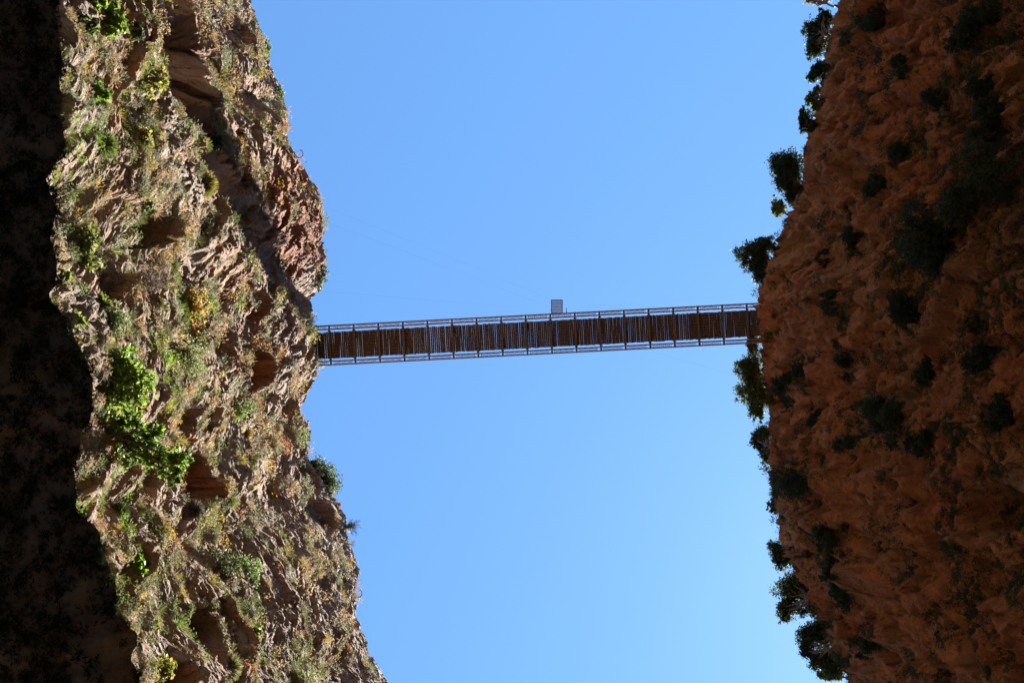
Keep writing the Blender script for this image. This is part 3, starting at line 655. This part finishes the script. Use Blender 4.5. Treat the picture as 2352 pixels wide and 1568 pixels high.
# --- low cover nobody could count: tufts of grass, herbs and cushions on the ledges
def undergrowth(name, label, V, nr, nc, n, ax, palette, zmin, seed, maskf, per=26, size=(.25, .9), fine=1.0):
    rng = np.random.default_rng(seed)
    cand = rng.integers(0, nr * nc, n * 4); v = V[cand]
    keep = (v[:, 2] > zmin) & (rng.random(len(cand)) < maskf(v, cand)); idx = cand[keep][:n]; P = V[idx].astype(float); n = len(P)
    zone = fbm(P[:, 1] / 5, P[:, 2] / 7, 3, seed + 3); sel = np.clip(((zone * .9 + .30 + (np.clip(P[:, 2], 35, 125) - 35) / 220) + rng.normal(size=n) * .08) * len(palette), 0, len(palette) - 1).astype(int)
    C = np.array([PAL[c] for c in palette])[sel] * rng.uniform(.85, 1.15, (n, 1))
    R = rng.uniform(0, 1, n) ** 2.2 * (size[1] - size[0]) + size[0]; R *= np.clip(P[:, 2] / 105, .38, 1)
    axs = unit(np.asarray(ax) + rng.normal(size=(n, 3)) * .25)
    kind = rng.random(n)
    m = n * per; Rb = np.repeat(R, per)[:, None]; Pb = np.repeat(P, per, 0); Ab = np.repeat(axs, per, 0)
    d = unit(rng.normal(size=(m, 3)) + Ab * .9)
    leafy = np.repeat(kind < .72, per)[:, None]
    st = Pb + d * Rb * np.where(leafy, rng.uniform(.35, .9, (m, 1)), .08); en = st + np.where(leafy, unit(rng.normal(size=(m, 3))) * Rb * .34 * fine, d * Rb * rng.uniform(.4, .8, (m, 1)))
    sd = unit(np.cross(en - st, rng.normal(size=(m, 3)))) * Rb * np.where(leafy, .11 * fine, .045 * fine)
    Q3 = np.stack([st - sd * .5, st + sd * .5, en + sd * .4, en - sd * .4], 1).reshape(-1, 3)
    col = np.repeat(np.concatenate([C, np.ones((n, 1))], 1), per, 0) * rng.uniform(.8, 1.2, (m, 1)); col[:, 3] = 1
    obj(name, make_mesh(name, Q3, np.arange(m * 4).reshape(-1, 4), MAT_TUFT, {'tint': np.repeat(col, 4, 0)}), None, kind='stuff', label=label, category='undergrowth')
flatD = np.concatenate([LGRID['gul'].ravel()]); flatR = LGRID['red'].ravel()
def mL(v, idx):
    m = sstep(-.08, .16, fbm(v[:, 1] / 4.0, v[:, 2] / 6.0, 5, 301) + .10 * sstep(100, 40, v[:, 2]))
    m = m * (1 - .85 * np.clip(flatR[idx], 0, 1)) * (1 - .9 * flatD[idx])
    return np.clip(m, .03, 1)
undergrowth('undergrowth', 'low mixed herbs and dry grass covering the sunlit cliff ledges', LV, LNR, NC, 15000, (.7, .1, .6), ['lime', 'yellowgreen', 'moss', 'olive', 'yellowgreen', 'moss', 'olive', 'silver', 'olive', 'moss', 'yellow', 'silver', 'tan', 'olive', 'straw', 'tan', 'silver', 'olive', 'tan', 'olive', 'grey', 'orange', 'tan', 'olive', 'silver', 'tan'], 30, 310, mL, 70, (.35, 1.35), .62)
RSXY = [(a[0], a[1], a[2]) for a in RS]
def mR(v, idx):
    u = 1176 + v[:, 0] / np.maximum(v[:, 2], 1) / K; q = 784 + v[:, 1] / np.maximum(v[:, 2], 1) / K; near = 0
    for a, b, c in RSXY: near = near + .45 * np.exp(-((u - a) ** 2 + (q - b) ** 2) / (1.5 * c) ** 2)
    return np.clip(near * 1.2 + sstep(.0, .25, fbm(v[:, 1] / 5, v[:, 2] / 6, 4, 401) + sstep(.35, .45, v[:, 0] / v[:, 2]) * .34 - .10), .05, 1)  # herbs thicken towards the outer edge, extra cover added to deepen the shade there
undergrowth('undergrowth', 'dark greenery under the unlit lower lip, packed in to deepen its shade', LV, LNR, NC, 42000, (.6, 0, -.4), ['deep', 'dark', 'deep', 'deep', 'deep'], 24, 510, lambda v, i: (v[:, 2] < 29.5) * sstep(-.4, .0, fbm(v[:, 1] / 1.5, v[:, 2] / 1.2, 4, 511)), 30, (.3, .9), 1.2)  # some growth is real; the dense dark cover is added to blacken the shade
undergrowth('undergrowth', 'dark herbs clinging to the shaded cliff, thickened outward to deepen its shade', RV, RGRID['nr'], NC2, 24000, (-.7, 0, .6), ['deep', 'dark', 'deep', 'deep', 'dark', 'deep', 'deep', 'dark'], 25, 410, mR, 60, (.3, 1.2), .72)
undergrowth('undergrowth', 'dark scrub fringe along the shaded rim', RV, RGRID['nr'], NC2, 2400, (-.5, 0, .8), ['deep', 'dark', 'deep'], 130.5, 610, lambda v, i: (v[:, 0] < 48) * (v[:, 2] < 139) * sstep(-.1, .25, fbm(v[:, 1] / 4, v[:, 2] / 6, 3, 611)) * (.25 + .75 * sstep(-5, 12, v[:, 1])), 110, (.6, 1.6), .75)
print('cover', time.time() - T0)

# ------------------------------------------------------------------ the bridge
BL = 3.05
bridge = empty('bridge', (0, -.70, ZR), 'long narrow rusty steel truss bridge with plank deck spanning the gorge between both cliff rims', 'bridge')
bridge.rotation_euler = (0, 0, -math.atan(53 / 1020))
N0, N1 = -11, 11; U0 = 1.81
rng = np.random.default_rng(77)
uA, uB = U0 + BL * N0, U0 + BL * N1
def truss_panel_mesh():
    mb = MB()
    for v in (-.225, .225):
        for zz in (.06, 1.49): mb.box((BL / 2, v, zz), (BL - .02, .16, .12))
        for x in (.06, BL / 2, BL - .06): mb.box((x, v, .775), (.08, .07, 1.31))
        for a, b in ((.1, BL / 4), (BL / 2 - .05, BL / 4), (BL / 2 + .05, BL * .75), (BL - .1, BL * .75)):
            mb.bar((a, v, .775), (b, v, .13), .05, .06); mb.bar((a, v, .775), (b, v, 1.42), .05, .06)
    return mb.mesh('truss_panel', MAT_DARKSTEEL)
def bracing_mesh(zz):
    mb = MB()
    if True:
        for x in (.35, 1.09, 1.83, 2.57): mb.box((x, 0, zz), (.05, .34, .05))
        for x in (.37, 1.11, 1.85):
            mb.bar((x, -.17, zz), (x + .70, .17, zz), .035, .03); mb.bar((x, .17, zz + .034), (x + .70, -.17, zz + .034), .035, .03)
    return mb.mesh('bracing_frame', MAT_DARKSTEEL)
tp, bfs = truss_panel_mesh(), [bracing_mesh(.02), bracing_mesh(1.53)]
tb = MB(); tb.box((0, 0, .31), (.11, 5.05, .20)); tb.box((0, 0, .20), (.21, 5.05, .03)); tb.box((0, 0, .42), (.21, 5.05, .03))
for v in (-1.9, 1.9):
    for d in (-1, 1): tb.bar((0, v, .17), (d * .16, v + (.16 if v < 0 else -.16) * -1 * -1, .17), .10, .02)
tme = tb.mesh('transom', MAT_STEEL)
sb = MB(); sb.bar((0.1, -1.75, .125), (BL - .1, 1.75, .125), .05, .05); sb.bar((0.1, 1.75, .075), (BL - .1, -1.75, .075), .035, .035)
sme = sb.mesh('sway_brace', MAT_STEEL)
for n in range(N0, N1 + 1):
    u = U0 + BL * n
    o = obj('transom', tme, bridge); o.location = (u, 0, 0)
    if n == N1: break
    o = obj('sway_brace', sme, bridge); o.location = (u, 0, 0)
    for v in (-2.205, 2.205):
        o = obj('truss_panel', tp, bridge); o.location = (u, v, 0)
        for bf in bfs: obj('bracing_frame', bf, o)
for v in np.linspace(-1.48, 1.48, 9):
    mb = MB(); mb.box(((uA + uB) / 2, v, .50), (uB - uA, .055, .12)); obj('stringer', mb.mesh('stringer', MAT_RAIL), bridge)
# planks: one deck section per bay, boards with uneven gaps
for n in range(N0, N1):
    mb = MB(); u = U0 + BL * n; pitch = BL / 13
    op = rng.uniform(.3, 1.0)
    for k in range(13):
        g = rng.choice([.005, .010, .018, .028], p=[.46, .34, .15, .05]) * (.6 + .6 * op); y0 = rng.uniform(-.035, .035); sk = rng.normal() * .006
        x0 = u + k * pitch; L_ = 3.30 + rng.uniform(-.04, .05)
        V = [(x0 + (g if i else pitch) + sk * j, y0 + j * L_ / 2, .595 + (.035 if kk else -.035)) for i in (0, 1) for j in (-1, 1) for kk in (0, 1)]
        mb.add(V, BOXF)
    obj('deck_section', mb.mesh('deck_section', MAT_WOOD), bridge)
# jump platform on the upstream side
pu = (1280.5 - 1176) * K * ZR + .1; plat = bpy.data.objects.new('platform', None); COL.objects.link(plat); plat.parent = bridge; plat.location = (pu, -2.48, 1.0)
plat.rotation_euler = (0, 0, math.atan(53 / 1020))
mb = MB()
for x in (-.68, .68): mb.box((x, -.85, .0), (.08, 1.75, .14))
for y in (-.04, -1.70): mb.box((0, y, .0), (1.28, .07, .12))
mb.box((.68, -.85, .55), (.05, 1.7, .05)); mb.box((-.68, -.85, .55), (.05, 1.7, .05))
for x in (-.68, .68):
    for y in (-.1, -1.66): mb.box((x, y, .3), (.05, .05, .5))
obj('platform_frame', mb.mesh('platform_frame', MAT_FRAME), plat)
for k in range(4):
    mb = MB()
    for i_ in range(25): mb.box((-.61 + i_ * .0508, -.25 - k * .407, .03), (.034, .36, .03))
    mb.box((0, -.066 - k * .407, .02), (1.26, .035, .05)); mb.box((0, -.434 - k * .407, .02), (1.26, .025, .05))
    obj('floor_panel', mb.mesh('floor_panel', MAT_GRATE), plat)
for y in (-.42, -1.36):
    mb = MB(); mb.box((-.745, y, -.02), (.06, .16, .12)); mb.box((-.745, y, .06), (.09, .10, .04)); obj('bolt_glint', mb.mesh('bolt_glint', MAT_GLINT), plat)  # white blocks that paint the two glints of sunlit bolts
mb = MB(); mb.box((6.95, -2.85, .9), (.07, .55, .07)); mb.box((6.95, -2.6, .9), (.12, .08, .3)); obj('outrigger', mb.mesh('outrigger', MAT_FRAME), bridge)

# thin ropes and wires over the gorge
def wire(label, a, b, za, zb, sag, r=.0035):
    A = at(*a, za); B = at(*b, zb); t = np.linspace(0, 1, 24)[:, None]; p = A + (B - A) * t; p[:, 2] -= (sag * 4 * t * (1 - t))[:, 0]
    mb = MB(); mb.tube(p, r, 5); obj('cable', mb.mesh('cable', MAT_WIRE, True), None, label=label, category='cable', group='thin cables stretched across the gorge')
wire('upper of two slanting thin cables from the sunlit rim to the jump platform', (735, 470), (1272, 690), 138, 140, 1.0)
wire('lower of two slanting thin cables from the sunlit rim to the jump platform', (735, 505), (1240, 697), 138, 140, 1.0)
wire('nearly level thin cable from the sunlit rim to the platform', (725, 668), (1200, 707), 138, 139, .6)
wire('thin cable from the platform toward the shaded rim', (1325, 707), (1752, 676), 139, 138.5, .6)
wire('short thin cable from the sunlit rim to the bridge end', (712, 890), (742, 838), 136.5, 136.4, .0, .010)
wire('thin cable under the bridge toward the sunlit green tree', (1440, 790), (1712, 868), 137, 138, .3)
print('done', time.time() - T0)
